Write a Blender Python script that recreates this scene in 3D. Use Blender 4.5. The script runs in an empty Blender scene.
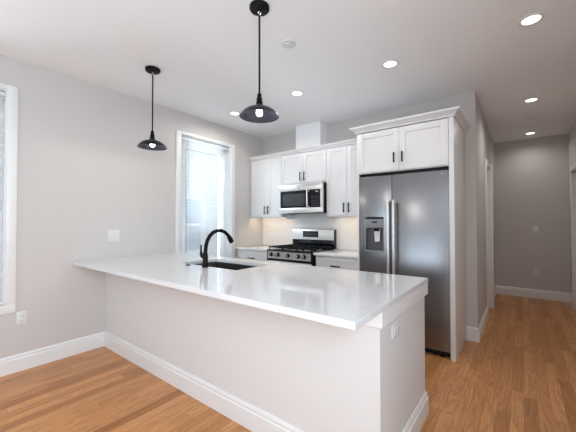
import bpy, bmesh, math
from mathutils import Vector

# ------------------------------------------------------------------ camera, world, lights, exposure
SC = bpy.context.scene
COL = SC.collection
R = math.radians
cam_d = bpy.data.cameras.new('camera')
cam = bpy.data.objects.new('camera', cam_d); COL.objects.link(cam)
cam.location = (0, 0, 1.306)
cam.rotation_euler = (R(90 + .92), R(0.07), R(37.41))
cam_d.sensor_width = 36; cam_d.lens = 305.3 / 576 * 36
cam_d.shift_y = 0.7 / 576
cam_d.clip_start = .02
SC.camera = cam
vs = SC.view_settings
vs.view_transform = 'Standard'; vs.look = 'None'; vs.gamma = 1; vs.exposure = -0.66
vs.use_curve_mapping = False
SC.cycles.max_bounces = 12
SC.cycles.diffuse_bounces = 8
SC.cycles.transparent_max_bounces = 24
SC.cycles.sample_clamp_indirect = 6
SC.cycles.caustics_reflective = False
SC.cycles.caustics_refractive = False

W = bpy.data.worlds.new('sky'); SC.world = W; W.use_nodes = True
bg = W.node_tree.nodes['Background']
bg.inputs[0].default_value = (.80, .89, 1, 1); bg.inputs[1].default_value = .95

def light(name, kind, loc, energy, color=(1, 1, 1), rot=(0, 0, 0), size=None, size_y=None, **kw):
    d = bpy.data.lights.new(name, kind); d.energy = energy; d.color = color
    if kind == 'AREA':
        d.shape = 'RECTANGLE'; d.size = size; d.size_y = size_y
    for k, v in kw.items(): setattr(d, k, v)
    o = bpy.data.objects.new(name, d); COL.objects.link(o)
    o.location = loc; o.rotation_euler = rot
    return o

DAY = (.77, .895, 1)
light('sun', 'SUN', (0, 0, 8), .8, (1, .97, .92), (R(-14), R(46), 0), angle=R(1))
# daylight coming in through the windows of the room (behind the camera and on the left wall), plus one added fill lamp on the right
light('daylight_rear_window', 'AREA', (-2.1, -3.40, 1.45), 86, DAY, (R(134), 0, 0), 2.5, 1.9)
light('daylight_left_window', 'AREA', (-4.9, .1, .75), 75, DAY, (0, R(-118), 0), 1.0, 1.2)
light('daylight_kitchen_window', 'AREA', (-4.2, 2.73, .10), 560, DAY, (0, R(-146), 0), .7, 1.0)
light('added_fill_right', 'AREA', (.655, -.45, 1.5), 160, DAY, (0, R(92), 0), 1.7, 1.2)  # added fill for the right-facing panels, from an invented opening
light('skylight_kitchen_window', 'AREA', (-4.55, 2.0, 3.0), 300, DAY, (0, R(-55), R(22)), 1.2, 1.3)

# ------------------------------------------------------------------ materials
def mat(name, color, rough=.5, metal=0.0, spec=.5, coat=0.0, emit=None, estr=0.0):
    m = bpy.data.materials.new(name); m.use_nodes = True
    b = m.node_tree.nodes['Principled BSDF']
    b.inputs['Base Color'].default_value = (*color, 1)
    b.inputs['Roughness'].default_value = rough
    b.inputs['Metallic'].default_value = metal
    b.inputs['Specular IOR Level'].default_value = spec
    b.inputs['Coat Weight'].default_value = coat
    if emit:
        b.inputs['Emission Color'].default_value = (*emit, 1)
        b.inputs['Emission Strength'].default_value = estr
    return m

class NT:
    def __init__(s, m): s.t = m.node_tree; s.n = s.t.nodes; s.l = s.t.links; s.b = s.n['Principled BSDF']
    def new(s, typ, **kw):
        n = s.n.new(typ)
        for k, v in kw.items(): setattr(n, k, v)
        return n
    def link(s, a, b): s.l.new(a, b)
    def math(s, op, a, b=None, c=None):
        n = s.n.new('ShaderNodeMath'); n.operation = op
        for i, v in enumerate((a, b, c)):
            if v is None: continue
            if isinstance(v, (int, float)): n.inputs[i].default_value = v
            else: s.l.new(v, n.inputs[i])
        return n.outputs[0]

def speckle(m, scale, c1, c2, bump=0, detail=4, stretch=(1, 1, 1)):
    t = NT(m); tc = t.new('ShaderNodeTexCoord'); mp = t.new('ShaderNodeMapping')
    mp.inputs['Scale'].default_value = stretch
    t.link(tc.outputs['Object'], mp.inputs[0])
    nz = t.new('ShaderNodeTexNoise'); nz.inputs['Scale'].default_value = scale; nz.inputs['Detail'].default_value = detail
    t.link(mp.outputs[0], nz.inputs['Vector'])
    r = t.new('ShaderNodeValToRGB'); r.color_ramp.elements[0].position = .35; r.color_ramp.elements[1].position = .65
    r.color_ramp.elements[0].color = (*c1, 1); r.color_ramp.elements[1].color = (*c2, 1)
    t.link(nz.outputs['Fac'], r.inputs[0]); t.link(r.outputs[0], t.b.inputs['Base Color'])
    if bump:
        bp = t.new('ShaderNodeBump'); bp.inputs['Strength'].default_value = bump; bp.inputs['Distance'].default_value = .002
        t.link(nz.outputs['Fac'], bp.inputs['Height']); t.link(bp.outputs[0], t.b.inputs['Normal'])
    return m

M = {}
M['wall'] = speckle(mat('wall_paint', (.6, .58, .56), .75), 160, (.568, .545, .530), (.583, .560, .545), .05)
M['ceiling'] = speckle(mat('ceiling_paint', (.72, .7, .69), .85), 140, (.855, .858, .868), (.870, .873, .883), .04)
M['trim'] = mat('trim_paint', (.77, .775, .78), .38)
M['half_wall'] = speckle(mat('half_wall_paint', (.76, .75, .745), .6), 150, (.685, .685, .69), (.70, .70, .705), .03)
M['cabinet'] = mat('cabinet_paint', (.735, .735, .74), .35)
M['cabinet_inside'] = mat('cabinet_inside', (.7, .69, .67), .5)
M['quartz'] = speckle(mat('quartz', (.85, .85, .85), .07), 14, (.70, .71, .725), (.745, .75, .76), 0, 6)
M['black'] = mat('black_metal', (.004, .004, .005), .42, 0, .12)
M['handle'] = mat('handle_black', (.004, .004, .005), .5, 0, .12)
M['black_gloss'] = mat('black_glass', (.004, .005, .008), .10, 0, .30)
M['black_plastic'] = mat('black_plastic', (.005, .005, .006), .5, 0, .2)
M['iron'] = mat('cast_iron', (.006, .006, .006), .65, 0, .15)
M['charcoal'] = mat('charcoal_enamel', (.006, .007, .011), .30, 0, .3)
M['chrome'] = mat('chrome', (.75, .76, .78), .15, 1)
M['grey_metal'] = mat('grey_metal', (.33, .34, .36), .5, .6)
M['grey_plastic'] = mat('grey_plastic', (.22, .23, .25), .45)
M['white_plastic'] = mat('white_plastic', (.70, .70, .695), .4)
M['cavity'] = mat('dispenser_grey', (.09, .088, .086), .4)
M['mesh_dark'] = mat('oven_mesh', (.030, .032, .036), .3)
M['key'] = mat('touch_key', (.05, .052, .056), .4)
M['slot'] = mat('slot_grey', (.2, .2, .2), .6)
M['blind'] = mat('blind_slat', (.92, .93, .94), .5)
def translucent(m, amount):
    nt = m.node_tree; b = nt.nodes['Principled BSDF']; o = next(n for n in nt.nodes if n.type == 'OUTPUT_MATERIAL')
    tl = nt.nodes.new('ShaderNodeBsdfTranslucent'); tl.inputs[0].default_value = b.inputs['Base Color'].default_value
    mx = nt.nodes.new('ShaderNodeMixShader'); mx.inputs[0].default_value = amount
    nt.links.new(b.outputs[0], mx.inputs[1]); nt.links.new(tl.outputs[0], mx.inputs[2]); nt.links.new(mx.outputs[0], o.inputs[0])
translucent(M['blind'], .4)
M['siding'] = mat('siding_paint', (.80, .80, .80), .7)
M['dark_window'] = mat('neighbour_glass', (.50, .55, .60), .2)
M['ground'] = speckle(mat('ground', (.3, .3, .28), .9), 3, (.26, .26, .23), (.36, .35, .33))
M['dark_room'] = mat('door_paint', (.62, .60, .58), .45)
def steel(name, col, rough, stretch):
    m = mat(name, col, rough, 1)
    t = NT(m); tc = t.new('ShaderNodeTexCoord'); mp = t.new('ShaderNodeMapping'); mp.inputs['Scale'].default_value = stretch
    t.link(tc.outputs['Object'], mp.inputs[0])
    nz = t.new('ShaderNodeTexNoise'); nz.inputs['Scale'].default_value = 1; nz.inputs['Detail'].default_value = 3
    t.link(mp.outputs[0], nz.inputs['Vector'])
    r = t.math('MULTIPLY_ADD', nz.outputs['Fac'], .014, rough - .007)
    t.link(r, t.b.inputs['Roughness'])
    return m
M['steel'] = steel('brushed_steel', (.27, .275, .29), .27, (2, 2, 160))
M['steel_light'] = steel('brushed_steel_light', (.72, .71, .695), .37, (300, 3, 3))
M['sink_steel'] = steel('sink_steel', (.20, .19, .175), .36, (60, 60, 60))

def emission(name, color, strength):
    m = bpy.data.materials.new(name); m.use_nodes = True
    nt = m.node_tree; nt.nodes.clear()
    e = nt.nodes.new('ShaderNodeEmission'); o = nt.nodes.new('ShaderNodeOutputMaterial')
    e.inputs[0].default_value = (*color, 1); e.inputs[1].default_value = strength
    nt.links.new(e.outputs[0], o.inputs[0]); return m
M['lens'] = emission('lamp_lens', (1, .95, .88), 6)
M['bulb'] = emission('bulb_glow', (1, .95, .88), 16)
M['strip'] = emission('warm_strip', (1, .72, .45), 33)
M['clock'] = mat('display', (.01, .012, .02), .1)

def glass():
    m = bpy.data.materials.new('window_glass'); m.use_nodes = True
    nt = m.node_tree; nt.nodes.clear()
    o = nt.nodes.new('ShaderNodeOutputMaterial'); mx = nt.nodes.new('ShaderNodeMixShader')
    tr = nt.nodes.new('ShaderNodeBsdfTransparent'); gl = nt.nodes.new('ShaderNodeBsdfGlossy'); fr = nt.nodes.new('ShaderNodeFresnel')
    tr.inputs[0].default_value = (.95, .97, .97, 1); gl.inputs['Roughness'].default_value = .02; fr.inputs[0].default_value = 1.45
    ge = nt.nodes.new('ShaderNodeNewGeometry'); mu = nt.nodes.new('ShaderNodeMath'); mu.operation = 'SUBTRACT'; mu.inputs[0].default_value = 1
    mm = nt.nodes.new('ShaderNodeMath'); mm.operation = 'MULTIPLY'
    nt.links.new(ge.outputs['Backfacing'], mu.inputs[1]); nt.links.new(fr.outputs[0], mm.inputs[0]); nt.links.new(mu.outputs[0], mm.inputs[1])
    nt.links.new(mm.outputs[0], mx.inputs[0]); nt.links.new(tr.outputs[0], mx.inputs[1]); nt.links.new(gl.outputs[0], mx.inputs[2])
    nt.links.new(mx.outputs[0], o.inputs[0]); return m
M['glass'] = glass()

def oak():
    m = mat('oak_floor', (.4, .22, .1), .32)
    t = NT(m); tc = t.new('ShaderNodeTexCoord'); sp = t.new('ShaderNodeSeparateXYZ'); t.link(tc.outputs['Object'], sp.inputs[0])
    wd = .076
    xs = t.math('DIVIDE', sp.outputs['X'], wd); ix = t.math('FLOOR', xs); fx = t.math('FRACT', xs)
    w1 = t.new('ShaderNodeTexWhiteNoise', noise_dimensions='1D'); t.link(ix, w1.inputs['W'])
    off = t.math('MULTIPLY', w1.outputs['Value'], 7.3)
    ys = t.math('ADD', t.math('DIVIDE', sp.outputs['Y'], 1.05), off); iy = t.math('FLOOR', ys); fy = t.math('FRACT', ys)
    cb = t.new('ShaderNodeCombineXYZ'); t.link(ix, cb.inputs[0]); t.link(iy, cb.inputs[1])
    w2 = t.new('ShaderNodeTexWhiteNoise', noise_dimensions='2D'); t.link(cb.outputs[0], w2.inputs['Vector'])
    rnd = w2.outputs['Value']
    # grain coordinates: stretched along the board, moved for every board
    g = t.new('ShaderNodeCombineXYZ')
    t.link(t.math('ADD', sp.outputs['X'], t.math('MULTIPLY', rnd, 31.0)), g.inputs[0])
    t.link(t.math('MULTIPLY', sp.outputs['Y'], .085), g.inputs[1]); t.link(t.math('MULTIPLY', rnd, 17.0), g.inputs[2])
    n1 = t.new('ShaderNodeTexNoise'); n1.inputs['Scale'].default_value = 10; n1.inputs['Detail'].default_value = 2; n1.inputs['Distortion'].default_value = .3
    t.link(g.outputs[0], n1.inputs['Vector'])
    rings = t.math('FRACT', t.math('MULTIPLY', n1.outputs['Fac'], 10.0))
    rings = t.math('POWER', rings, 2.2)
    n2 = t.new('ShaderNodeTexNoise'); n2.inputs['Scale'].default_value = 210; n2.inputs['Detail'].default_value = 3
    t.link(g.outputs[0], n2.inputs['Vector'])
    n3 = t.new('ShaderNodeTexNoise'); n3.inputs['Scale'].default_value = 9; n3.inputs['Detail'].default_value = 2
    t.link(g.outputs[0], n3.inputs['Vector'])
    ramp = t.new('ShaderNodeValToRGB'); e = ramp.color_ramp.elements
    e[0].position = 0; e[0].color = (.24, .084, .021, 1); e[1].position = 1; e[1].color = (.68, .325, .128, 1)
    x = e.new(.18); x.color = (.40, .162, .046, 1); x = e.new(.6); x.color = (.545, .243, .082, 1)
    v = t.math('ADD', t.math('MULTIPLY', t.math('POWER', rnd, .6), .74), t.math('MULTIPLY', n3.outputs['Fac'], .34)); t.link(v, ramp.inputs[0])
    dark = t.math('SUBTRACT', 1.0, t.math('MULTIPLY', rings, .32))
    dark = t.math('MULTIPLY', dark, t.math('MULTIPLY_ADD', n2.outputs['Fac'], .66, .68))
    e1 = t.math('LESS_THAN', t.math('ABSOLUTE', t.math('SUBTRACT', fx, .5)), .488)
    e2 = t.math('GREATER_THAN', fy, .0022)
    seam = t.math('MULTIPLY_ADD', t.math('MULTIPLY', e1, e2), .6, .4)
    dark = t.math('MULTIPLY', dark, seam)
    mx = t.new('ShaderNodeMix', data_type='RGBA', blend_type='MULTIPLY'); mx.inputs[0].default_value = 1
    t.link(ramp.outputs[0], mx.inputs[6]); t.link(dark, mx.inputs[7])
    t.link(mx.outputs[2], t.b.inputs['Base Color'])
    t.link(t.math('MULTIPLY_ADD', n2.outputs['Fac'], .12, .27), t.b.inputs['Roughness'])
    bp = t.new('ShaderNodeBump'); bp.inputs['Strength'].default_value = .12; bp.inputs['Distance'].default_value = .001
    t.link(dark, bp.inputs['Height']); t.link(bp.outputs[0], t.b.inputs['Normal'])
    return m
M['oak'] = oak()

def tile():
    m = mat('white_tile', (.8, .79, .77), .16)
    t = NT(m); tc = t.new('ShaderNodeTexCoord'); sp = t.new('ShaderNodeSeparateXYZ'); t.link(tc.outputs['Object'], sp.inputs[0])
    cb = t.new('ShaderNodeCombineXYZ'); t.link(sp.outputs['X'], cb.inputs[0]); t.link(sp.outputs['Z'], cb.inputs[1])
    br = t.new('ShaderNodeTexBrick'); br.inputs['Scale'].default_value = 1
    br.inputs['Brick Width'].default_value = .152; br.inputs['Row Height'].default_value = .076; br.inputs['Mortar Size'].default_value = .0016
    br.inputs['Color1'].default_value = (.80, .80, .79, 1); br.inputs['Color2'].default_value = (.78, .78, .77, 1); br.inputs['Mortar'].default_value = (.66, .65, .63, 1)
    t.link(cb.outputs[0], br.inputs['Vector']); t.link(br.outputs['Color'], t.b.inputs['Base Color'])
    bp = t.new('ShaderNodeBump'); bp.inputs['Strength'].default_value = .3; bp.inputs['Distance'].default_value = .001; bp.invert = True
    t.link(br.outputs['Fac'], bp.inputs['Height']); t.link(bp.outputs[0], t.b.inputs['Normal'])
    return m
M['tile'] = tile()

# ------------------------------------------------------------------ mesh helpers
class MB:
    def __init__(s): s.bm = bmesh.new()
    def box(s, x0, y0, z0, x1, y1, z1, bev=0, seg=2):
        v = [s.bm.verts.new(p) for p in [(x0,y0,z0),(x1,y0,z0),(x1,y1,z0),(x0,y1,z0),(x0,y0,z1),(x1,y0,z1),(x1,y1,z1),(x0,y1,z1)]]
        fs = [s.bm.faces.new([v[i] for i in q]) for q in [(3,2,1,0),(4,5,6,7),(0,1,5,4),(1,2,6,5),(2,3,7,6),(3,0,4,7)]]
        if bev:
            es = {e for f in fs for e in f.edges}
            bmesh.ops.bevel(s.bm, geom=list(es), offset=bev, segments=seg, affect='EDGES', profile=.5)
        return s
    def rings(s, rings, cap0=True, cap1=True, loop=False):
        vs = [[s.bm.verts.new(p) for p in r] for r in rings]
        n = len(vs[0]); m = len(vs)
        for a in range(m if loop else m - 1):
            A, B = vs[a], vs[(a + 1) % m]
            for i in range(n):
                s.bm.faces.new([A[i], A[(i + 1) % n], B[(i + 1) % n], B[i]])
        if not loop:
            if cap0: s.bm.faces.new(vs[0][::-1])
            if cap1: s.bm.faces.new(vs[-1])
        return s
    def lathe(s, c, prof, n=32, cap0=True, cap1=True, axis='z'):
        def P(r, h, a):
            u, w = r * math.cos(a), r * math.sin(a)
            if axis == 'z': return (c[0] + u, c[1] + w, c[2] + h)
            if axis == 'y': return (c[0] + u, c[1] + h, c[2] + w)
            return (c[0] + h, c[1] + u, c[2] + w)
        return s.rings([[P(max(r, 1e-4), h, 2 * math.pi * i / n) for i in range(n)] for r, h in prof], cap0, cap1)
    def tube(s, pts, rad, n=12, sy=1.0):
        pts = [Vector(p) for p in pts]
        if isinstance(rad, (int, float)): rad = [rad] * len(pts)
        rs = []; up = None
        for i, p in enumerate(pts):
            d = (pts[min(i + 1, len(pts) - 1)] - pts[max(i - 1, 0)]).normalized()
            if up is None:
                up = d.orthogonal().normalized()
            up = (up - d * up.dot(d)).normalized()
            b = d.cross(up)
            rs.append([p + (up * math.cos(2 * math.pi * k / n) + b * math.sin(2 * math.pi * k / n) * sy) * rad[i] for k in range(n)])
        return s.rings(rs)
    def sweep(s, path, prof, closed=False):
        # profile (out, z) swept along a polyline in plan; 'out' is to the right of the path
        P = [Vector((p[0], p[1])) for p in path]; rs = []
        for i, p in enumerate(P):
            ds = []
            if i > 0: ds.append((P[i] - P[i - 1]).normalized())
            if i < len(P) - 1: ds.append((P[i + 1] - P[i]).normalized())
            ns = [Vector((d.y, -d.x)) for d in ds]
            nrm = ns[0] if len(ns) == 1 else (ns[0] + ns[1]) / (1 + ns[0].dot(ns[1]))
            rs.append([(p.x + nrm.x * o, p.y + nrm.y * o, z) for o, z in prof])
        return s.rings(rs)
    def prism(s, poly, axis, a, b):
        def P(u, v, w):
            return {'x': (w, u, v), 'y': (u, w, v), 'z': (u, v, w)}[axis]
        return s.rings([[P(u, v, a) for u, v in poly], [P(u, v, b) for u, v in poly]])
    def build(s, name, material, parent=None, base=None):
        bmesh.ops.recalc_face_normals(s.bm, faces=s.bm.faces[:])
        me = bpy.data.meshes.new(name)
        if base is None and parent is not None:
            base = Vector(parent.get('_b', (0, 0, 0)))
        if base is not None:
            bmesh.ops.translate(s.bm, verts=s.bm.verts[:], vec=-Vector(base))
        for f in s.bm.faces: f.smooth = True
        s.bm.to_mesh(me); s.bm.free()
        me.set_sharp_from_angle(angle=R(32))
        me.materials.append(material)
        o = bpy.data.objects.new(name, me); COL.objects.link(o)
        if parent is not None:
            o.parent = parent; o['_b'] = tuple(base)
        elif base is not None:
            o.location = base; o['_b'] = tuple(base)
        return o

def tag(o, label, cat, group=None, kind=None):
    o['label'] = label; o['category'] = cat
    if group: o['group'] = group
    if kind: o['kind'] = kind
    return o
def thing(name, label, cat, base, group=None):
    o = bpy.data.objects.new(name, None); COL.objects.link(o); o.empty_display_size = .05
    o.location = base; o['_b'] = tuple(base)
    return tag(o, label, cat, group)
def struct(o, label=None, cat=None):
    o['kind'] = 'structure'
    if label: o['label'] = label
    if cat: o['category'] = cat
    return o
def copy_tree(o, parent=None):
    c = o.copy(); COL.objects.link(c)
    if parent is not None: c.parent = parent
    for ch in list(o.children): copy_tree(ch, c)
    return c

# ------------------------------------------------------------------ dimensions
XL, XR = -3.515, .62          # left wall, right wall
YB, YE, YF = 3.893, 6.70, -3.3  # kitchen wall, hall end, wall behind the camera
XH = -.389                    # hall left wall
ZC = 2.735
T = .17                       # outer wall thickness
WIN = [(-.26, .61), (2.295, 3.165)]; WZ0, WZ1 = .604, 2.45

# ------------------------------------------------------------------ structure
struct(MB().box(XL - T, YF - T, -.12, XR + T, YE + T, 0).build('floor', M['oak']), 'oak strip floor running down the hall', 'floor')
struct(MB().box(XL - T, YF - T, ZC, XR + T, YE + T, ZC + .15).build('ceiling', M['ceiling']), 'plain white ceiling', 'ceiling')
w = MB(); x0, x1 = XL - T, XL
ys = [YF - T, WIN[0][0], WIN[0][1], WIN[1][0], WIN[1][1], YB + T]
for a, b in ((0, 1), (2, 3), (4, 5)): w.box(x0, ys[a], 0, x1, ys[b], ZC)
for a, b in WIN:
    w.box(x0, a, 0, x1, b, WZ0); w.box(x0, a, WZ1, x1, b, ZC)
struct(w.build('wall_left', M['wall']), 'greige left wall with two windows', 'wall')
struct(MB().box(XL, YB, 0, XH, YB + .12, ZC).build('wall_kitchen', M['wall']), 'greige wall behind the kitchen cabinets', 'wall')
# hall
DL = (5.03, 5.52); DR = (5.42, 6.2); DZ = 2.04; DLZ = 2.10
w = MB()
w.box(XH - .12, YB + .12, 0, XH, DL[0], ZC).box(XH - .12, DL[1], 0, XH, YE, ZC).box(XH - .12, DL[0], DLZ, XH, DL[1], ZC)
struct(w.build('wall_hall_left', M['wall']), 'left wall of the hall', 'wall')
struct(MB().box(XH - .12, YE, 0, XR + T, YE + T, ZC).build('wall_hall_end', M['wall']), 'greige end wall of the hall', 'wall')
w = MB()
QW = (-1.15, .25, .6, 2.4)  # invented unseen opening, cut for the added fill lamp
w.box(XR, YF - T, 0, XR + T, QW[0], ZC).box(XR, QW[1], 0, XR + T, DR[0], ZC).box(XR, QW[0], 0, XR + T, QW[1], QW[2]).box(XR, QW[0], QW[3], XR + T, QW[1], ZC)
w.box(XR, DR[1], 0, XR + T, YE, ZC).box(XR, DR[0], DZ, XR + T, DR[1], ZC)
struct(w.build('wall_right', M['wall']), 'right wall running into the hall', 'wall')
# wall behind the camera with one wide window
w = MB(); RW = (-3.4, -.8, .6, 2.5)
w.box(XL, YF - T, 0, RW[0], YF, ZC).box(RW[1], YF - T, 0, XR, YF, ZC).box(RW[0], YF - T, 0, RW[1], YF, RW[2]).box(RW[0], YF - T, RW[3], RW[1], YF, ZC)
struct(w.build('wall_rear', M['wall']), 'wall behind the camera', 'wall')
# boxed duct above the wall cabinets
struct(MB().box(-2.68, 3.70, 2.31, -2.25, YB, ZC).build('trim_1', M['ceiling']), 'white boxed duct chase above the wall cabinets', 'chase')
# tiles between counter and wall cabinets
struct(MB().box(XL + .001, YB - .009, .916, -1.482, YB - .0005, 1.43).build('trim_2', M['tile']), 'white tile backsplash', 'backsplash')

# baseboards
BP = [(0, 0), (.018, 0), (.018, .112), (.0115, .118), (.0115, .128), (.013, .133), (.007, .145), (.005, .15), (0, .15)]
def baseboard(name, path): return struct(MB().sweep(path, BP).build(name, M['trim']), None, None)
baseboard('baseboard_left', [(XL, YF + .02), (XL, 1.405)])
baseboard('baseboard_kitchen', [(-.495, YB), (XH, YB), (XH, DL[0] - .072)])
baseboard('baseboard_hall_left', [(XH, DL[1] + .075), (XH, YE), (XR, YE), (XR, DR[1] + .085)])
baseboard('baseboard_right', [(XR, DR[0] - .085), (XR, YF + .02)])
baseboard('baseboard_rear', [(XR - .02, YF), (XL + .02, YF)])

# hall doors
def hall_door(name, x_face, sgn, y0, y1, ztop, cas, proud, far=0):
    # sgn: direction into the hall; casing round the opening, slab set back in it
    f = MB()
    xa, xb = sorted((x_face, x_face + sgn * proud))
    f.box(xa, y0 - cas, 0, xb, y0, ztop + cas, .003).box(xa, y1, 0, xb, y1 + cas, ztop + cas, .003).box(xa, y0, ztop, xb, y1, ztop + cas, .003)
    q = sorted((x_face - sgn * .119, x_face))
    f.box(q[0], y1 - .016, 0, q[1], y1, ztop).box(q[0], y0, 0, q[1], y0 + .016, ztop)
    if far: xc, xd = sorted((x_face, x_face + sgn * far)); f.box(xc, y1 + .001, 0, xd, y1 + cas - .001, ztop + cas - .001, .003)
    o = struct(f.build(name, M['trim']))
    xs = sorted((x_face - sgn * .10, x_face - sgn * .065))
    s = MB().box(xs[0], y0 + .018, .008, xs[1], y1 - .018, ztop - .003)
    for z0, z1 in ((.15, .95), (1.08, ztop - .16)):
        xf = x_face - sgn * .065; xq = sorted((xf, xf + sgn * .006))
        s.box(xq[0], y0 + .12, z0, xq[1], y1 - .12, z1, .004)
    s.build('door_panel', M['trim'], o, (0, 0, 0))
    k = x_face - sgn * .06
    MB().lathe((k, y0 + .075, .97), [(.026, 0), (.026, sgn * .008), (.011, sgn * .012), (.011, sgn * .035), (.024, sgn * .042), (.026, sgn * .056), (.016, sgn * .066)], 20, axis='x').build('door_knob', M['handle'], o, (0, 0, 0))
    return o
hall_door('door_1', XH, 1, DL[0], DL[1], DLZ, .068, .018, .05)
hall_door('door_2', XR, -1, DR[0], DR[1], DZ, .08, .03)

# windows
def window(name, y0, y1, z0, z1, apron, tilt):
    xi = XL
    f = MB()
    c = .068
    f.box(xi, y0 - c, z0 - .005, xi + .018, y0 + .004, z1 + .036, .003).box(xi, y1 - .004, z0 - .005, xi + .018, y1 + c, z1 + .036, .003)
    f.box(xi, y0 + .004, z1 - .004, xi + .018, y1 - .004, z1 + .036, .003)
    f.box(xi, y0 - c, z0 - apron, xi + .018, y1 + c, z0 - .005, .003)
    o = struct(f.build(name, M['trim']))
    s = MB().box(xi - T + .01, y0 + .001, z0 + .001, xi + .03, y1 - .001, z0 + .02, .003); s.build('window_sill', M['trim'], o, (0, 0, 0))
    j = MB()  # jamb liner and sash
    xa = xi - T + .005
    j.box(xa, y0, z0 + .02, xi - .002, y0 + .012, z1).box(xa, y1 - .012, z0 + .02, xi - .002, y1, z1).box(xa, y0 + .012, z1 - .012, xi - .002, y1 - .012, z1)
    j.build('window_jamb', M['trim'], o, (0, 0, 0))
    a, b, za, zb = y0 + .012, y1 - .012, z0 + .02, z1 - .012
    q = MB(); xx = xa + .04; sw = .135
    q.box(xx, a, za, xx + .03, a + sw, zb, .003).box(xx, b - sw, za, xx + .03, b, zb, .003)
    q.box(xx, a + sw, za, xx + .03, b - sw, za + sw, .003).box(xx, a + sw, zb - .15, xx + .03, b - sw, zb, .003)
    q.build('window_sash', M['trim'], o, (0, 0, 0))
    k = MB(); e = .007; xg = xx + .0305  # dark strips round the pane stand in for the sash edge shadow
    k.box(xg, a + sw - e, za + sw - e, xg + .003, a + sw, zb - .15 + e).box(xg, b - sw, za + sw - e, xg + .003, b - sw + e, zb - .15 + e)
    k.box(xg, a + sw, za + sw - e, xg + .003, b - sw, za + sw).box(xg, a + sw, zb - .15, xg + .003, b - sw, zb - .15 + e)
    k.build('sash_shadow_line', M['grey_plastic'], o, (0, 0, 0))
    g = MB().box(xx + .012, a + sw, za + sw, xx + .016, b - sw, zb - .15)
    g.build('window_pane', M['glass'], o, (0, 0, 0))
    return o
window('window_1', *WIN[0], WZ0, WZ1, .083, 60)
window('window_2', *WIN[1], WZ0, WZ1, .083, 10)

def blind(name_label, y0, y1, z0, z1, tilt, wand_y):
    t = thing('window_blind', name_label, 'blind', (XL - .04, (y0 + y1) / 2, z0), 'white horizontal mini blinds')
    a, b = y0 + .016, y1 - .016
    xc = XL - .034
    MB().box(xc - .02, a, z1 - .045, xc + .02, b, z1 - .014, .003).build('headrail', M['blind'], t)
    s = MB(); n = int((z1 - .055 - z0 - .05) / .0215)
    ca, sa = math.cos(R(tilt)), math.sin(R(tilt))
    for i in range(n):
        z = z1 - .062 - i * .0215
        pr = [(-.0085, 0), (-.004, .0010), (0, .0013), (.004, .0010), (.0085, 0), (.004, .0004), (0, .0007), (-.004, .0004)]
        s.prism([(xc + u * ca + v * sa, z - u * sa + v * ca) for u, v in pr], 'y', a + .004, b - .004)
    s.build('slats', M['blind'], t)
    MB().box(xc - .012, a + .004, z0 + .024, xc + .012, b - .004, z0 + .038, .003).build('bottom_rail', M['blind'], t)
    c = MB()
    for y in (a + .12, b - .12): c.box(xc + .013, y - .0015, z0 + .038, xc + .0145, y + .0015, z1 - .045)
    c.build('ladder_cord', M['blind'], t)
    MB().tube([(xc + .026, wand_y, z1 - .04), (xc + .027, wand_y, z1 - .75)], .004, 8).build('tilt_wand', M['white_plastic'], t)
    return t
blind('white mini blind at the left edge with slats tilted nearly shut', *WIN[0], WZ0 + .02, WZ1 - .012, -32, WIN[0][0] + .1)
blind('white mini blind with open slats in window behind the black faucet', *WIN[1], WZ0 + .02, WZ1 - .012, -4, WIN[1][0] + .13)

# rear window frame (behind the camera)
f = MB()
x0, x1, z0, z1 = RW
for x in (x0, (2 * x0 + x1) / 3, (x0 + 2 * x1) / 3, x1):
    f.box(max(x0, min(x - .04, x1 - .08)), YF - .1, z0, min(x1, max(x + .04, x0 + .08)), YF - .05, z1)
f.box(x0, YF - .1, z0, x1, YF - .05, z0 + .07).box(x0, YF - .1, z1 - .07, x1, YF - .05, z1)
struct(f.build('window_3', M['trim']))
f = MB(); y0, y1, z0, z1 = QW; ym = (y0 + y1) / 2  # frame of the invented right-hand window, added for the fill lamp
for y in (y0 + .04, ym, y1 - .04): f.box(XR + .06, y - .04, z0, XR + .11, y + .04, z1)
f.box(XR + .06, y0 + .08, z0, XR + .11, y1 - .08, z0 + .07).box(XR + .06, y0 + .08, z1 - .07, XR + .11, y1 - .08, z1)
struct(f.build('added_window_right', M['trim']))

# ------------------------------------------------------------------ outside
struct(MB().box(-30, -30, -.7, 20, 30, -.6).build('ground', M['ground']))
t = thing('neighbour_house', 'white clapboard house seen through the window behind the faucet', 'building', (-7, 4, -.6))
s = MB(); z = -.6
while z < 5.6:
    s.prism([(-7.2, z), (-6.972, z), (-6.998, z + .13), (-7.2, z + .13)], 'y', -2, 11); z += .13
s.build('siding_wall', M['siding'], t)
f = MB()
wy0, wy1, wz0, wz1 = 4.2, 5.17, .55, 1.9
f.box(-6.99, wy1, wz0 - .1, -6.93, wy1 + .14, wz1 + .14).box(-6.99, wy0 - .14, wz0 - .1, -6.93, wy0, wz1 + .14).box(-6.99, wy0, wz1, -6.93, wy1, wz1 + .14).box(-6.99, wy0 - .18, wz0 - .1, -6.91, wy1 + .18, wz0)
f.box(-6.97, wy0, 1.2, -6.945, wy1, 1.26)
fo = f.build('window_trim', M['siding'], t)
MB().box(-6.985, wy0, wz0, -6.96, wy1, wz1).build('window_pane', M['dark_window'], fo)

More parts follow.
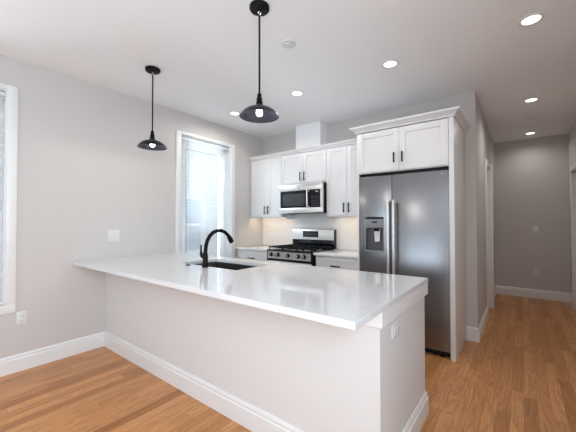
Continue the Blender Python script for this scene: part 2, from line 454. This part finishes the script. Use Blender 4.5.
# ------------------------------------------------------------------ peninsula
PX1, PY0 = -.534, 1.407
t = thing('peninsula_half_wall', 'white half wall and end panel carrying the peninsula counter', 'peninsula', (-2, 1.46, 0))
MB().box(XL + .002, PY0, 0, PX1, PY0 + .11, .8845).build('front_panel', M['half_wall'], t)
MB().box(PX1 - .03, PY0 + .11, 0, PX1, 2.235, .8845).build('end_panel', M['half_wall'], t)
bp_ = [(0, .806), (.014, .806), (.018, .812), (.018, .8845), (0, .8845)]
MB().sweep([(XL + .002, PY0), (PX1, PY0), (PX1, 2.235), (PX1 - .03, 2.235)], bp_).build('band_trim', M['trim'], t)
MB().sweep([(XL + .018, PY0), (PX1, PY0), (PX1, 2.235), (PX1 - .03, 2.235)], BP).build('base_trim', M['trim'], t)

def counter(name, label, x0, y0, x1, y1, z0, z1, hole=None, bev=.003):
    m = MB(); bm = m.bm
    if hole:
        hx0, hy0, hx1, hy1 = hole
        out = [(x0, y0), (x1, y0), (x1, y1), (x0, y1)]; inn = [(hx0, hy0), (hx1, hy0), (hx1, hy1), (hx0, hy1)]
        V = lambda ps, z: [bm.verts.new((*p, z)) for p in ps]
        ot, it, ob, ib = V(out, z1), V(inn, z1), V(out, z0), V(inn, z0)
        for i in range(4):
            j = (i + 1) % 4
            bm.faces.new([ot[i], ot[j], it[j], it[i]]); bm.faces.new([ob[j], ob[i], ib[i], ib[j]])
            bm.faces.new([ob[i], ob[j], ot[j], ot[i]]); bm.faces.new([it[i], it[j], ib[j], ib[i]])
        es = [e for e in bm.edges if all(v in ot for v in e.verts) or all(v in it for v in e.verts)]
        bmesh.ops.bevel(bm, geom=es, offset=bev, segments=2, affect='EDGES')
    else:
        m.box(x0, y0, z0, x1, y1, z1, bev)
    return tag(m.build(name, M['quartz'], base=((x0 + x1) / 2, (y0 + y1) / 2, z0)), label, 'countertop')
SK = (-2.58, 1.703, -1.83, 2.11)
counter('peninsula_countertop', 'long glossy white quartz countertop on the peninsula', XL + .002, 1.102, -.517, 2.274, .885, .915, SK)

t = thing('undermount_sink', 'stainless undermount sink set in the peninsula counter', 'sink', ((SK[0] + SK[2]) / 2, (SK[1] + SK[3]) / 2, .68))
m = MB(); e = .004
x0, y0, x1, y1 = SK[0] - e, SK[1] - e, SK[2] + e, SK[3] + e
m.box(x0 - .01, y0 - .01, .70, x0, y1 + .01, .8845).box(x1, y0 - .01, .70, x1 + .01, y1 + .01, .8845)
m.box(x0, y0 - .01, .70, x1, y0, .8845).box(x0, y1, .70, x1, y1 + .01, .8845).box(x0 - .01, y0 - .01, .69, x1 + .01, y1 + .01, .70)
m.build('basin', M['sink_steel'], t)
MB().lathe(((x0 + x1) / 2, (y0 + y1) / 2, .7), [(.055, 0), (.055, .003), (.04, .004), (.035, .001)], 24).build('drain', M['chrome'], t)

FX, FY = -2.16, 1.655
t = thing('kitchen_faucet', 'matte black gooseneck faucet standing beside the sink', 'faucet', (FX, FY, .915))
MB().lathe((FX, FY, .9155), [(.027, 0), (.027, .012), (.023, .02), (.0225, .06), (.024, .085), (.020, .11), (.0165, .13)], 24).build('faucet_body', M['black'], t)
pts = [(1.655, .99), (1.656, 1.05), (1.662, 1.10), (1.677, 1.145), (1.703, 1.184), (1.74, 1.212), (1.785, 1.226), (1.832, 1.225), (1.873, 1.209), (1.905, 1.184), (1.925, 1.158)]
MB().tube([(FX, y, z) for y, z in pts], [.0165] * 6 + [.0155] * 5, 16).build('spout', M['black'], t)
MB().tube([(FX, 1.912, 1.177), (FX, 1.923, 1.162), (FX, 1.938, 1.142), (FX, 1.955, 1.115)], [.0165, .020, .0225, .0225], 16).build('spray_head', M['black'], t)
h = MB().tube([(FX - .015, FY, 1.0), (FX - .045, FY - .002, 1.012)], [.02, .018], 14).tube([(FX - .04, FY - .002, 1.008), (FX - .052, FY - .003, 1.03), (FX - .056, FY - .004, 1.06), (FX - .05, FY - .006, 1.105)], [.017, .012, .008, .007], 12)
h.build('lever_handle', M['black'], t)
o = MB().lathe((-2.373, 1.631, .9152), [(.020, 0), (.020, .004), (.016, .007), (.015, .010), (.002, .011)], 20).build('disposal_button', M['black'], base=(-2.373, 1.631, .9152))
tag(o, 'small round black button on the counter left of the faucet', 'button')

# ------------------------------------------------------------------ cabinets
def shaker(x0, x1, z0, z1, yf, d=1, fr=.058, th=.020):
    # d=1: faces -y with front at yf ; d=-1: faces +y
    m = MB()
    def bx(xa, ya, za, xb, yb, zb, bv=0):
        ya, yb = sorted((ya, yb)); m.box(xa, ya, za, xb, yb, zb, bv)
    bx(x0 + fr - .002, yf + d * .009, z0 + fr - .002, x1 - fr + .002, yf + d * th, z1 - fr + .002)
    bx(x0, yf, z0, x0 + fr, yf + d * th, z1, .0015); bx(x1 - fr, yf, z0, x1, yf + d * th, z1, .0015)
    bx(x0 + fr, yf, z0, x1 - fr, yf + d * th, z0 + fr, .0015); bx(x0 + fr, yf, z1 - fr, x1 - fr, yf + d * th, z1, .0015)
    return m
def pull(x, z, yf, d, length, vertical, parent):
    m = MB(); h = length / 2; yo = yf - d * .028
    if vertical:
        m.tube([(x, yo, z - h), (x, yo, z + h)], .0075, 10)
        for s in (-1, 1): m.tube([(x, yf, z + s * h * .72), (x, yo, z + s * h * .72)], .005, 8)
    else:
        m.tube([(x - h, yo, z), (x + h, yo, z)], .0075, 10)
        for s in (-1, 1): m.tube([(x + s * h * .72, yf, z), (x + s * h * .72, yo, z)], .005, 8)
    return m.build('handle', M['handle'], parent)

UF = 3.60
def wall_cabinet(label, x0, x1, z0, z1, split, hz, dx0=None):
    t = thing('wall_cabinet', label, 'cabinet', ((x0 + x1) / 2, YB, z0), 'white shaker wall cabinets')
    c = MB()
    c.box(x0, UF, z0, x0 + .018, YB - .001, z1).box(x1 - .018, UF, z0, x1, YB - .001, z1)
    c.box(x0 + .018, UF, z1 - .018, x1 - .018, YB - .001, z1).box(x0 + .018, UF, z0 + .05, x1 - .018, YB - .001, z0 + .068)
    c.box(x0 + .018, UF, z0 + .068, x1 - .018, UF + .018, z1 - .018).box(x0 + .018, UF, z0, x1 - .018, UF + .018, z0 + .05)
    c.build('carcass', M['cabinet'], t)
    g = .002
    for a, b, s in ((x0 + (dx0 or g), split - g, 1), (split + g, x1 - g, -1)):
        d = shaker(a, b, z0 + .012, z1 - .012, UF - .0215).build('door', M['cabinet'], t)
        hx = b - .033 if s == 1 else a + .033
        pull(hx, hz, UF - .0215, 1, .125, True, d)
    return t
wall_cabinet('white double door wall cabinet in corner left of microwave', XL + .002, -2.863, 1.37, 2.295, -3.15, 1.482, .03)
wall_cabinet('short white double door wall cabinet directly above the microwave', -2.861, -2.086, 1.835, 2.295, -2.47, 1.952)
wall_cabinet('white double door wall cabinet between microwave and refrigerator', -2.084, -1.483, 1.37, 2.295, -1.785, 1.487)
CP = [(0, 2.296), (.022, 2.296), (.024, 2.304), (.030, 2.312), (.044, 2.324), (.058, 2.330), (.060, 2.345), (0, 2.345)]
tag(MB().sweep([(XL + .003, UF + .001), (-1.483, UF + .001)], CP).box(XL + .003, UF + .002, 2.2965, -1.483, UF + .03, 2.344).build('crown_molding', M['cabinet'], base=(-2.5, UF, 2.296)), 'long white crown molding along top of the lower wall cabinets', 'molding')

# refrigerator surround
FF = 3.211
o = MB().box(-1.481, FF + .02, 0, -1.459, YB - .001, 2.294, .001).build('refrigerator_side_panel', M['cabinet'], base=(-1.47, 3.55, 0))
tag(o, 'narrow white panel between refrigerator and left hand cabinets', 'panel')
o = MB().box(-.540, FF, 0, -.497, YB - .001, 2.294, .0015).build('refrigerator_side_panel', M['cabinet'], base=(-.52, 3.55, 0))
tag(o, 'tall white end panel right of refrigerator next to the hall', 'panel')
o = MB().lathe((-.4968, 3.324, 2.059), [(.013, 0), (.013, .004), (.009, .008), (.002, .009)], 20, axis='x').build('screw_cap', M['white_plastic'], base=(-.497, 3.324, 2.059))
tag(o, 'small round white cap high on tall refrigerator end panel', 'cap')
t = thing('refrigerator_cabinet', 'deep white two door cabinet above the refrigerator', 'cabinet', (-1, 3.5, 1.835))
MB().box(-1.458, FF + .022, 1.835, -.541, YB - .001, 2.294).build('carcass', M['cabinet'], t)
for a, b, s in ((-1.456, -1.006, 1), (-1.002, -.543, -1)):
    d = shaker(a, b, 1.842, 2.285, FF, fr=.062).build('door', M['cabinet'], t)
    pull(b - .045 if s == 1 else a + .035, 1.975, FF, 1, .105, True, d)
CF = [(0, 2.296), (.010, 2.296), (.012, 2.306), (.022, 2.316), (.040, 2.334), (.056, 2.344), (.058, 2.362), (0, 2.362)]
tag(MB().sweep([(-1.481, 3.535), (-1.481, FF + .001), (-.497, FF + .001), (-.497, YB - .002)], CF).box(-1.48, FF + .003, 2.2965, -.498, YB - .002, 2.36).build('crown_molding', M['cabinet'], base=(-1, FF, 2.296)), 'white crown molding wrapping around cabinet above refrigerator', 'molding')

# base cabinets on the kitchen wall
BF = 3.282
def base_cabinet(label, x0, x1):
    t = thing('base_cabinet', label, 'cabinet', ((x0 + x1) / 2, YB, 0), 'white base cabinets beside the range')
    MB().box(x0, BF + .022, .10, x1, YB - .001, .8845).box(x0, BF + .09, 0, x1, YB - .001, .10).build('carcass', M['cabinet'], t)
    g = .003
    d = shaker(x0 + g + .012, x1 - g - .012, .675, .868, BF, fr=.05).build('drawer', M['cabinet'], t)
    xc = (x0 + x1) / 2
    pull(xc, .767, BF, 1, .135, False, d)
    for a, b, s in ((x0 + g + .012, xc - g / 2, 1), (xc + g / 2, x1 - g - .012, -1)):
        d = shaker(a, b, .115, .668, BF).build('door', M['cabinet'], t)
        pull(b - .033 if s == 1 else a + .033, .58, BF, 1, .125, True, d)
base_cabinet('white base cabinet with black drawer pull left of range', XL + .002, -2.856)
base_cabinet('white base cabinet with black drawer pull between range and refrigerator', -2.082, -1.483)
counter('worktop', 'short white quartz worktop in corner left of range', XL + .002, 3.243, -2.856, YB - .0095, .885, .915)
counter('worktop', 'short white quartz worktop between range and refrigerator', -2.082, 3.243, -1.483, YB - .0095, .885, .915)

# cabinets inside the peninsula, facing the range
def peninsula_cabinet(label, x0, x1):
    t = thing('base_cabinet', label, 'cabinet', ((x0 + x1) / 2, 1.9, 0), 'peninsula base cabinets')
    y0, y1 = PY0 + .112, 2.205
    c = MB()
    c.box(x0, y0, .10, x0 + .018, y1, .8845).box(x1 - .018, y0, .10, x1, y1, .8845)
    c.box(x0 + .018, y0, .10, x1 - .018, y0 + .01, .8845).box(x0 + .018, y0 + .01, .10, x1 - .018, y1, .118)
    c.box(x0 + .018, y1 - .018, .118, x1 - .018, y1, .8845).box(x0, y0, 0, x1, y1 - .07, .10)
    c.build('carcass', M['cabinet'], t)
    xc = (x0 + x1) / 2
    for a, b, s in ((x0 + .003, xc - .0015, 1), (xc + .0015, x1 - .003, -1)):
        d = shaker(a, b, .115, .868, 2.2265, -1).build('door', M['cabinet'], t)
        pull(b - .033 if s == 1 else a + .033, .77, 2.2265, -1, .125, True, d)
peninsula_cabinet('white sink cabinet on kitchen side under the faucet', -2.66, -1.75)
peninsula_cabinet('white two door cabinet on kitchen side near peninsula end', -1.748, -.572)
peninsula_cabinet('white two door cabinet on kitchen side against window wall', XL + .002, -2.662)

# under cabinet lights
for lab, x0, x1 in (('warm light strip under corner wall cabinet left of range', -3.49, -2.93), ('warm light strip under wall cabinet beside refrigerator', -2.03, -1.54)):
    t = thing('under_cabinet_light', lab, 'light', ((x0 + x1) / 2, 3.68, 1.40), 'under cabinet light strips')
    MB().box(x0, 3.655, 1.408, x1, 3.695, 1.4195).build('housing', M['white_plastic'], t)
    MB().box(x0 + .01, 3.66, 1.405, x1 - .01, 3.69, 1.4078).build('diffuser', M['strip'], t)

# ------------------------------------------------------------------ refrigerator
t = thing('refrigerator', 'stainless side by side refrigerator with ice dispenser', 'refrigerator', (-1, 3.5, 0))
fx0, fxs, fx1 = -1.452, -1.085, -.546
MB().box(fx0 + .004, FF + .075, .012, fx1 - .004, YB - .03, 1.79, .004).build('cabinet_body', M['black_plastic'], t)
MB().box(fx0 + .01, FF + .045, .014, fx1 - .01, FF + .073, .062, .002).box(fx0 + .05, FF + .05, 0, fx0 + .1, FF + .09, .013).box(fx1 - .1, FF + .05, 0, fx1 - .05, FF + .09, .013).build('kick_grille', M['black_plastic'], t)
ZT, ZB = 1.803, .068
def curved(m, xa, xb, za, zb, d0, d1, n=10, edge=True):
    # bowed door skin between door edges d0..d1
    def yf(x):
        u = (x - d0) / (d1 - d0) * 2 - 1
        return FF + .004 + .012 * (abs(u) ** 2.6)
    def zt(x):
        u = (x - d0) / (d1 - d0) * 2 - 1
        return .012 * (1 - abs(u) ** 2)
    rs = []
    for i in range(n + 1):
        x = xa + (xb - xa) * i / n; y = yf(x)
        rs.append([(x, FF + .07, za), (x, y, za), (x, y, zb - .02 if zb > 1.79 else zb), (x, y + (.006 if zb > 1.79 else 0), zb - (.004 if zb > 1.79 else 0)), (x, y + (.016 if zb > 1.79 else .01), zb), (x, FF + .07, zb)])
    m.rings(rs)
DX0, DX1, DZ0, DZ1 = -1.385, -1.166, .975, 1.355
m = MB()
dl0, dl1 = fx0, fxs - .003
curved(m, dl0, dl1, ZB, DZ0, dl0, dl1); curved(m, dl0, dl1, DZ1, ZT, dl0, dl1)
curved(m, dl0, DX0, DZ0, DZ1, dl0, dl1, 4); curved(m, DX1, dl1, DZ0, DZ1, dl0, dl1, 4)
fd = m.build('freezer_door', M['steel'], t)
m = MB(); dr0, dr1 = fxs + .003, fx1
curved(m, dr0, dr1, ZB, ZT, dr0, dr1, 16)
rd = m.build('fridge_door', M['steel'], t)
MB().box(fx0 + .006, FF + .028, 1.8045, fx1 - .006, FF + .10, 1.8335, .002).build('gap_shadow_strip', M['black_plastic'], t)  # black strip standing in for the deep shade in the gap above the doors
def fhandle(x, par):
    m = MB(); y = FF - .045
    pts = [(x, FF + .004, 1.500), (x, y + .012, 1.517), (x, y, 1.49)] + [(x, y - .006 * math.sin(math.pi * k / 8), 1.49 - .95 * k / 8) for k in range(1, 8)] + [(x, y, .54), (x, y + .012, .513), (x, FF + .004, .53)]
    m.tube(pts, .0155, 14)
    return m.build('handle', M['steel_light'], par)
fhandle(-1.108, fd); fhandle(-1.050, rd)
MB().lathe((-.60, FF + .0035, 1.757), [(.014, .004), (.014, -.002), (.011, -.004), (.001, -.004)], 20, axis='y').build('badge', M['grey_metal'], rd)
# dispenser
m = MB(); yb = FF + .066; yfz = FF + .001
m.box(DX0, yfz, DZ0, DX0 + .010, yb, DZ1, .002).box(DX1 - .010, yfz, DZ0, DX1, yb, DZ1, .002).box(DX0 + .01, yfz, DZ0, DX1 - .01, yb, DZ0 + .014, .002)
db = m.build('dispenser', M['grey_metal'], fd)
MB().box(DX0 + .01, yb - .004, DZ0 + .014, DX1 - .01, yb, 1.235).box(DX0 + .01, FF + .01, DZ0 + .015, DX1 - .01, yb - .004, DZ0 + .022).build('dispenser_cavity', M['cavity'], fd)
MB().box(DX0 + .0102, FF - .002, 1.236, DX1 - .0102, yb - .002, 1.335, .003).build('control_panel', M['grey_plastic'], fd)
MB().box(DX0 + .085, FF - .004, 1.290, DX1 - .075, FF - .002, 1.307).build('display', M['black_gloss'], fd)
q = [(DX0 + .004 + (DX1 - DX0 - .008) * i / 12, 1.337 + .012 * math.sin(math.pi * i / 12)) for i in range(13)]
MB().prism([(DX0 + .004, 1.3355)] + [(x, z + .008) for x, z in q] + [(DX1 - .004, 1.3355)], 'y', FF - .006, FF + .03).build('dispenser_hood', M['black_gloss'], fd)
xc = (DX0 + DX1) / 2
MB().prism([(xc - .012, 1.225), (xc + .055, 1.225), (xc + .05, 1.09), (xc - .004, 1.085)], 'y', FF + .028, FF + .034).build('paddle', M['white_plastic'], fd)
MB().lathe((xc + .02, FF + .03, 1.21), [(.03, -.01), (.03, .024), (.022, .0255)], 16).build('chute', M['black_plastic'], fd)

# ------------------------------------------------------------------ range
t = thing('gas_range', 'stainless and black gas range with cast iron grates', 'stove', (-2.47, 3.55, 0))
rx0, rx1, RF = -2.846, -2.092, 3.233
MB().box(rx0, RF + .03, .012, rx1, YB - .02, .905, .002).box(rx0 + .03, RF + .06, 0, rx0 + .08, RF + .11, .012).box(rx1 - .08, RF + .06, 0, rx1 - .03, RF + .11, .012).build('range_body', M['black_plastic'], t)
MB().box(rx0, RF - .005, .9055, rx1, 3.80, .922, .004).build('cooktop', M['black_gloss'], t)
MB().prism([(RF, .800), (RF + .03, .800), (RF + .03, .905), (RF + .012, .905), (RF, .895)], 'x', rx0 + .018, rx1 - .022).build('control_panel', M['steel_light'], t)
MB().box(rx1 - .021, RF - .002, .70, rx1, RF + .03, .905, .003).box(rx0, RF - .002, .70, rx0 + .017, RF + .03, .905, .003).box(rx0 + .018, RF + .004, .772, rx1 - .022, RF + .03, .799).build('end_cap', M['black_plastic'], t)
for x in (-2.768, -2.645, -2.475, -2.307, -2.212):
    k = MB().lathe((x, RF, .853), [(.029, 0), (.029, -.006), (.024, -.009), (.021, -.034), (.017, -.038), (.002, -.038)], 24, axis='y').build('knob', M['black_plastic'], t)
    MB().box(x - .004, RF - .046, .838, x + .016, RF - .036, .868, .003).build('knob_grip', M['chrome'], k)
od = MB().box(rx0 + .004, RF - .012, .20, rx1 - .004, RF + .028, .768, .005).build('oven_door', M['steel_light'], t)
MB().box(rx0 + .12, RF - .015, .32, rx1 - .12, RF - .0125, .62).build('oven_window', M['black_gloss'], od)
h = MB().tube([(rx0 + .05, RF - .06, .735), (rx1 - .05, RF - .06, .735)], .013, 14)
for x in (rx0 + .08, rx1 - .08): h.tube([(x, RF - .012, .735), (x, RF - .06, .735)], .010, 10)
h.build('door_handle', M['steel_light'], od)
MB().box(rx0 + .004, RF - .010, .06, rx1 - .004, RF + .028, .19, .005).build('drawer', M['steel_light'], t)
# burners and grates
for x, y, r in ((-2.70, 3.36, .045), (-2.70, 3.63, .038), (-2.47, 3.50, .05), (-2.24, 3.36, .042), (-2.24, 3.63, .04)):
    b = MB().lathe((x, y, .9222), [(r + .012, 0), (r + .012, .006), (r, .008), (r, .014)], 24).build('burner', M['grey_metal'], t)
    MB().lathe((x, y, .9362), [(r - .004, 0), (r - .003, .006), (r - .012, .010), (.002, .011)], 24).build('burner_cap', M['iron'], b)
for gx0, gx1 in ((rx0 + .02, -2.592), (-2.588, -2.352), (-2.348, rx1 - .02)):
    g = MB(); y0, y1 = RF + .02, 3.775; z0, z1 = .944, .960
    w_ = .011
    for y in (y0, y1 - w_): g.box(gx0, y, z0, gx1, y + w_, z1, .002)
    for x in (gx0, gx1 - w_): g.box(x, y0 + w_, z0, x + w_, y1 - w_, z1, .002)
    xm = (gx0 + gx1) / 2
    g.box(xm - w_ / 2, y0 + w_, z0 + .002, xm + w_ / 2, y1 - w_, z1 + .002, .002)
    for y in (3.36, 3.50, 3.63): g.box(gx0 + w_, y - w_ / 2, z0 + .002, gx1 - w_, y + w_ / 2, z1 + .002, .002)
    for x in (gx0, gx1 - w_):
        for y in (y0, y1 - w_): g.box(x, y, .9222, x + w_, y + w_, z0)
    g.build('grate', M['iron'], t)
MB().box(rx0 + .022, 3.812, .9222, rx1 - .004, 3.868, 1.05, .003).box(rx1 - .003, 3.805, .9222, rx1, 3.87, 1.19, .001).build('backguard_riser', M['black_gloss'], t)
by = 3.80
bgd = MB().prism([(by, 1.040), (3.868, 1.040), (3.868, 1.198), (by + .03, 1.200), (by + .008, 1.192), (by + .002, 1.18)], 'x', rx0 + .02, rx1 - .0045).build('backguard', M['steel_light'], t)
MB().box(-2.622, by - .004, 1.076, -2.352, by + .004, 1.166, .001).build('clock_display', M['clock'], bgd)
m = MB()
for i in range(6):
    for j in range(2): m.box(-2.600 + i * .042, by - .0055, 1.09 + j * .022, -2.576 + i * .042, by - .0042, 1.098 + j * .022)
m.build('touch_key', M['key'], bgd)

# ------------------------------------------------------------------ microwave
t = thing('microwave', 'stainless over the range microwave with black glass door', 'microwave', (-2.46, 3.69, 1.425))
mx0, mx1, MF = -2.834, -2.089, 3.482
MB().box(mx0, MF + .03, 1.428, mx1, YB - .012, 1.831, .002).build('microwave_body', M['black_plastic'], t)
f = MB()
f.box(mx0, MF, 1.742, mx1, MF + .029, 1.831, .003).box(mx0, MF, 1.428, mx1, MF + .029, 1.500, .003).box(mx0, MF, 1.5002, mx0 + .030, MF + .029, 1.7418).box(mx1 - .034, MF, 1.5002, mx1, MF + .029, 1.7418)
f.build('front_frame', M['steel_light'], t)
d = MB().box(mx0 + .0302, MF + .003, 1.5002, -2.3002, MF + .029, 1.7418).build('door_glass', M['black_gloss'], t)
MB().box(mx0 + .075, MF + .0015, 1.528, -2.375, MF + .0028, 1.700).build('door_mesh', M['mesh_dark'], d)
cp = MB().box(-2.2985, MF + .003, 1.5002, mx1 - .0342, MF + .029, 1.7418).build('control_panel', M['black_gloss'], t)
m = MB()
for i in range(3):
    for j in range(5): m.box(-2.265 + i * .042, MF + .0018, 1.52 + j * .03, -2.240 + i * .042, MF + .0028, 1.532 + j * .03)
m.build('touch_key', M['key'], cp)
MB().box(-2.20, MF + .0015, 1.705, -2.16, MF + .0028, 1.722).build('display', M['grey_metal'], cp)
h = MB().tube([(-2.309, MF, 1.725), (-2.309, MF - .035, 1.73), (-2.309, MF - .042, 1.70), (-2.309, MF - .042, 1.545), (-2.309, MF - .035, 1.512), (-2.309, MF, 1.515)], .0115, 12)
h.build('handle', M['steel_light'], t)
m = MB()
for i in range(5): m.box(mx0 + .05, MF - .0012, 1.815 - i * .0042, mx1 - .05, MF - .0002, 1.8165 - i * .0042)
m.build('vent_slots', M['grey_metal'], t)
MB().lathe((-2.47, MF - .0005, 1.772), [(.011, .0004), (.011, -.0025), (.001, -.0026)], 18, axis='y').build('badge', M['grey_metal'], t)
o = MB().box(-2.80, 3.62, 1.345, -2.635, 3.628, 1.4275, .002).build('filter_panel', M['grey_metal'], base=(-2.72, 3.62, 1.345))
tag(o, 'flat grey panel hanging below left end of the microwave', 'panel')

# ------------------------------------------------------------------ pendants
def pendant(label, x, y):
    t = thing('pendant_light', label, 'pendant light', (x, y, ZC), 'black pendant lights over the peninsula')
    MB().lathe((x, y, ZC), [(.066, -.0005), (.066, -.018), (.060, -.026), (.02, -.030), (.001, -.030)], 36).build('canopy', M['black'], t)
    ring = []
    for k in range(16):
        a = 2 * math.pi * k / 16
        ring.append((x + .013 * math.cos(a), y, ZC - .046 + .016 * math.sin(a)))
    m = MB().tube(ring + ring[:1], .0042, 8).tube([(x, y, ZC - .028), (x, y, ZC - .034)], .004, 8)
    m.build('hook_ring', M['chrome'], t)
    MB().tube([(x, y, ZC - .060), (x, y, 2.11)], .0062, 12).build('stem', M['black'], t)
    zr = 2.002
    MB().lathe((x, y, zr), [(.011, .150), (.015, .142), (.015, .122), (.019, .118), (.019, .098), (.021, .094), (.022, .078)], 28).build('socket_cover', M['black'], t)
    pr = [(.022, .078), (.030, .068), (.052, .058), (.080, .047), (.104, .030), (.120, .012), (.128, -.002), (.130, -.004),
          (.126, -.003), (.117, .010), (.101, .027), (.078, .043), (.051, .054), (.029, .063), (.021, .070)]
    MB().lathe((x, y, zr), pr, 48, False, False).build('shade', M['charcoal'], t)
    MB().lathe((x, y, zr), [(.010, .074), (.011, .050), (.018, .036), (.022, .022), (.019, .008), (.010, .001), (.001, -.001)], 24).build('bulb', M['bulb'], t)
    return t
p1 = pendant('black metal pendant light hanging nearer the camera', -1.368, 1.479)
p2 = copy_tree(p1); p2.location = (-2.724, 1.483, ZC); p2['label'] = 'black metal pendant light hanging farther left near the window wall'
for i, (x, y) in enumerate(((-1.368, 1.479), (-2.724, 1.483))):
    light('pendant_bulb', 'POINT', (x, y, 1.990), 8, (1, .92, .82), shadow_soft_size=.02)

# ------------------------------------------------------------------ ceiling fittings
def can(label, x, y):
    t = thing('recessed_light', label, 'recessed light', (x, y, ZC), 'recessed ceiling lights')
    MB().lathe((x, y, ZC), [(.074, .0005), (.074, -.001), (.072, -.005), (.056, -.006), (.054, -.0015)], 40, False, False).build('trim_ring', M['white_plastic'], t)
    MB().lathe((x, y, ZC), [(.055, .0005), (.055, -.003), (.001, -.0031)], 40).build('lens', M['lens'], t)
    return t
cans = [('recessed ceiling light at upper right, nearest the camera', .069, 2.745, 14.5), ('recessed ceiling light in front of refrigerator cabinet', -.93, 2.743, 10),
        ('recessed ceiling light over kitchen aisle, right of the nearer pendant', -1.969, 2.742, 17), ('recessed ceiling light behind the nearer pendant, closest to window', -2.988, 2.755, 17.5),
        ('recessed ceiling light over the hall entrance, before the detector', .106, 4.577, 32), ('recessed ceiling light deepest in the hall, beyond the detector', .129, 6.30, 16)]
c0 = None
for lab, x, y, e in cans:
    if c0 is None: c0 = c = can(lab, x, y)
    else:
        c = copy_tree(c0); c.location = (x, y, ZC); c['label'] = lab
    light('recessed_lamp', 'SPOT', (x, y, ZC - .012), e * 1.6, (1, .95, .89), spot_size=R(172 if e in (17, 17.5) else 160), spot_blend=.35 if e in (17, 17.5) else 1, shadow_soft_size=.05)

t = thing('smoke_detector', 'flat white smoke detector on ceiling right of nearer pendant', 'smoke detector', (-1.47, 1.932, ZC))
MB().lathe((-1.47, 1.932, ZC), [(.060, -.0005), (.060, -.006), (.055, -.010), (.03, -.011), (.001, -.011)], 36).build('housing', M['white_plastic'], t)
MB().lathe((-1.47, 1.932, ZC - .0112), [(.028, 0), (.026, -.004), (.001, -.0045)], 28).build('sensor_cap', M['white_plastic'], t)
t = thing('smoke_detector', 'white smoke detector on hall ceiling between two lights', 'smoke detector', (.119, 5.25, ZC))
MB().lathe((.119, 5.25, ZC), [(.075, -.0005), (.075, -.014), (.07, -.018), (.001, -.018)], 36).build('mounting_base', M['white_plastic'], t)
MB().lathe((.119, 5.25, ZC - .0185), [(.06, 0), (.064, -.012), (.056, -.026), (.03, -.03), (.001, -.03)], 36).build('housing', M['white_plastic'], t)

# ------------------------------------------------------------------ outlets and switches
def plate(name, label, cat, c, normal, w_, h_, gang=1, outlet=True, group=None):
    # plate lying on a wall; normal 'x' (+x) or 'y' (-y)
    t = thing(name, label, cat, c, group)
    def bx(u0, v0, d0, u1, v1, d1, bv=0):
        m = MB()
        if normal == 'x': m.box(c[0] + d0, c[1] + u0, c[2] + v0, c[0] + d1, c[1] + u1, c[2] + v1, bv)
        else: m.box(c[0] + u0, c[1] - d1, c[2] + v0, c[0] + u1, c[1] - d0, c[2] + v1, bv)
        return m
    bx(-w_ / 2, -h_ / 2, .0005, w_ / 2, h_ / 2, .006, .002).build('cover_plate', M['white_plastic'], t)
    for g in range(gang):
        u = u0_ = (g - (gang - 1) / 2) * .046
        if outlet:
            for q in (.02, -.02):
                u, v = (u0_ + q, 0) if w_ > h_ else (u0_, q)
                a_, b_ = (.014, .017) if w_ > h_ else (.017, .014)
                f = bx(u - a_, v - b_, .0062, u + a_, v + b_, .009, .001).build('socket', M['white_plastic'], t)
                m = MB()
                for du in (-.0065, .0065):
                    if normal == 'x': m.box(c[0] + .0091, c[1] + u + du - .0014, c[2] + v - .004, c[0] + .0096, c[1] + u + du + .0014, c[2] + v + .006)
                    else: m.box(c[0] + u + du - .0014, c[1] - .0096, c[2] + v - .004, c[0] + u + du + .0014, c[1] - .0091, c[2] + v + .006)
                m.build('slot', M['slot'], f)
        else:
            bx(u - .0165, -.033, .0062, u + .0165, .033, .010, .0015).build('rocker', M['white_plastic'], t)
    return t
plate('wall_outlet', 'white outlet low on left wall beside the window casing', 'outlet', (XL, .722, .458), 'x', .072, .118)
plate('light_switch', 'white double switch plate on wall above peninsula counter', 'switch', (XL, 1.483, 1.160), 'x', .118, .118, 2, False)
plate('wall_outlet', 'white outlet on end panel of the peninsula', 'outlet', (PX1, 1.625, .738), 'x', .118, .072, 1, True)
plate('light_switch', 'white switch at mid height on hall end wall', 'switch', (.19, YE, 1.16), 'y', .072, .118, 1, False)
plate('wall_outlet', 'white outlet low on the hall end wall', 'outlet', (.19, YE, .45), 'y', .072, .118)

for o in bpy.data.objects:
    if '_b' in o: del o['_b']
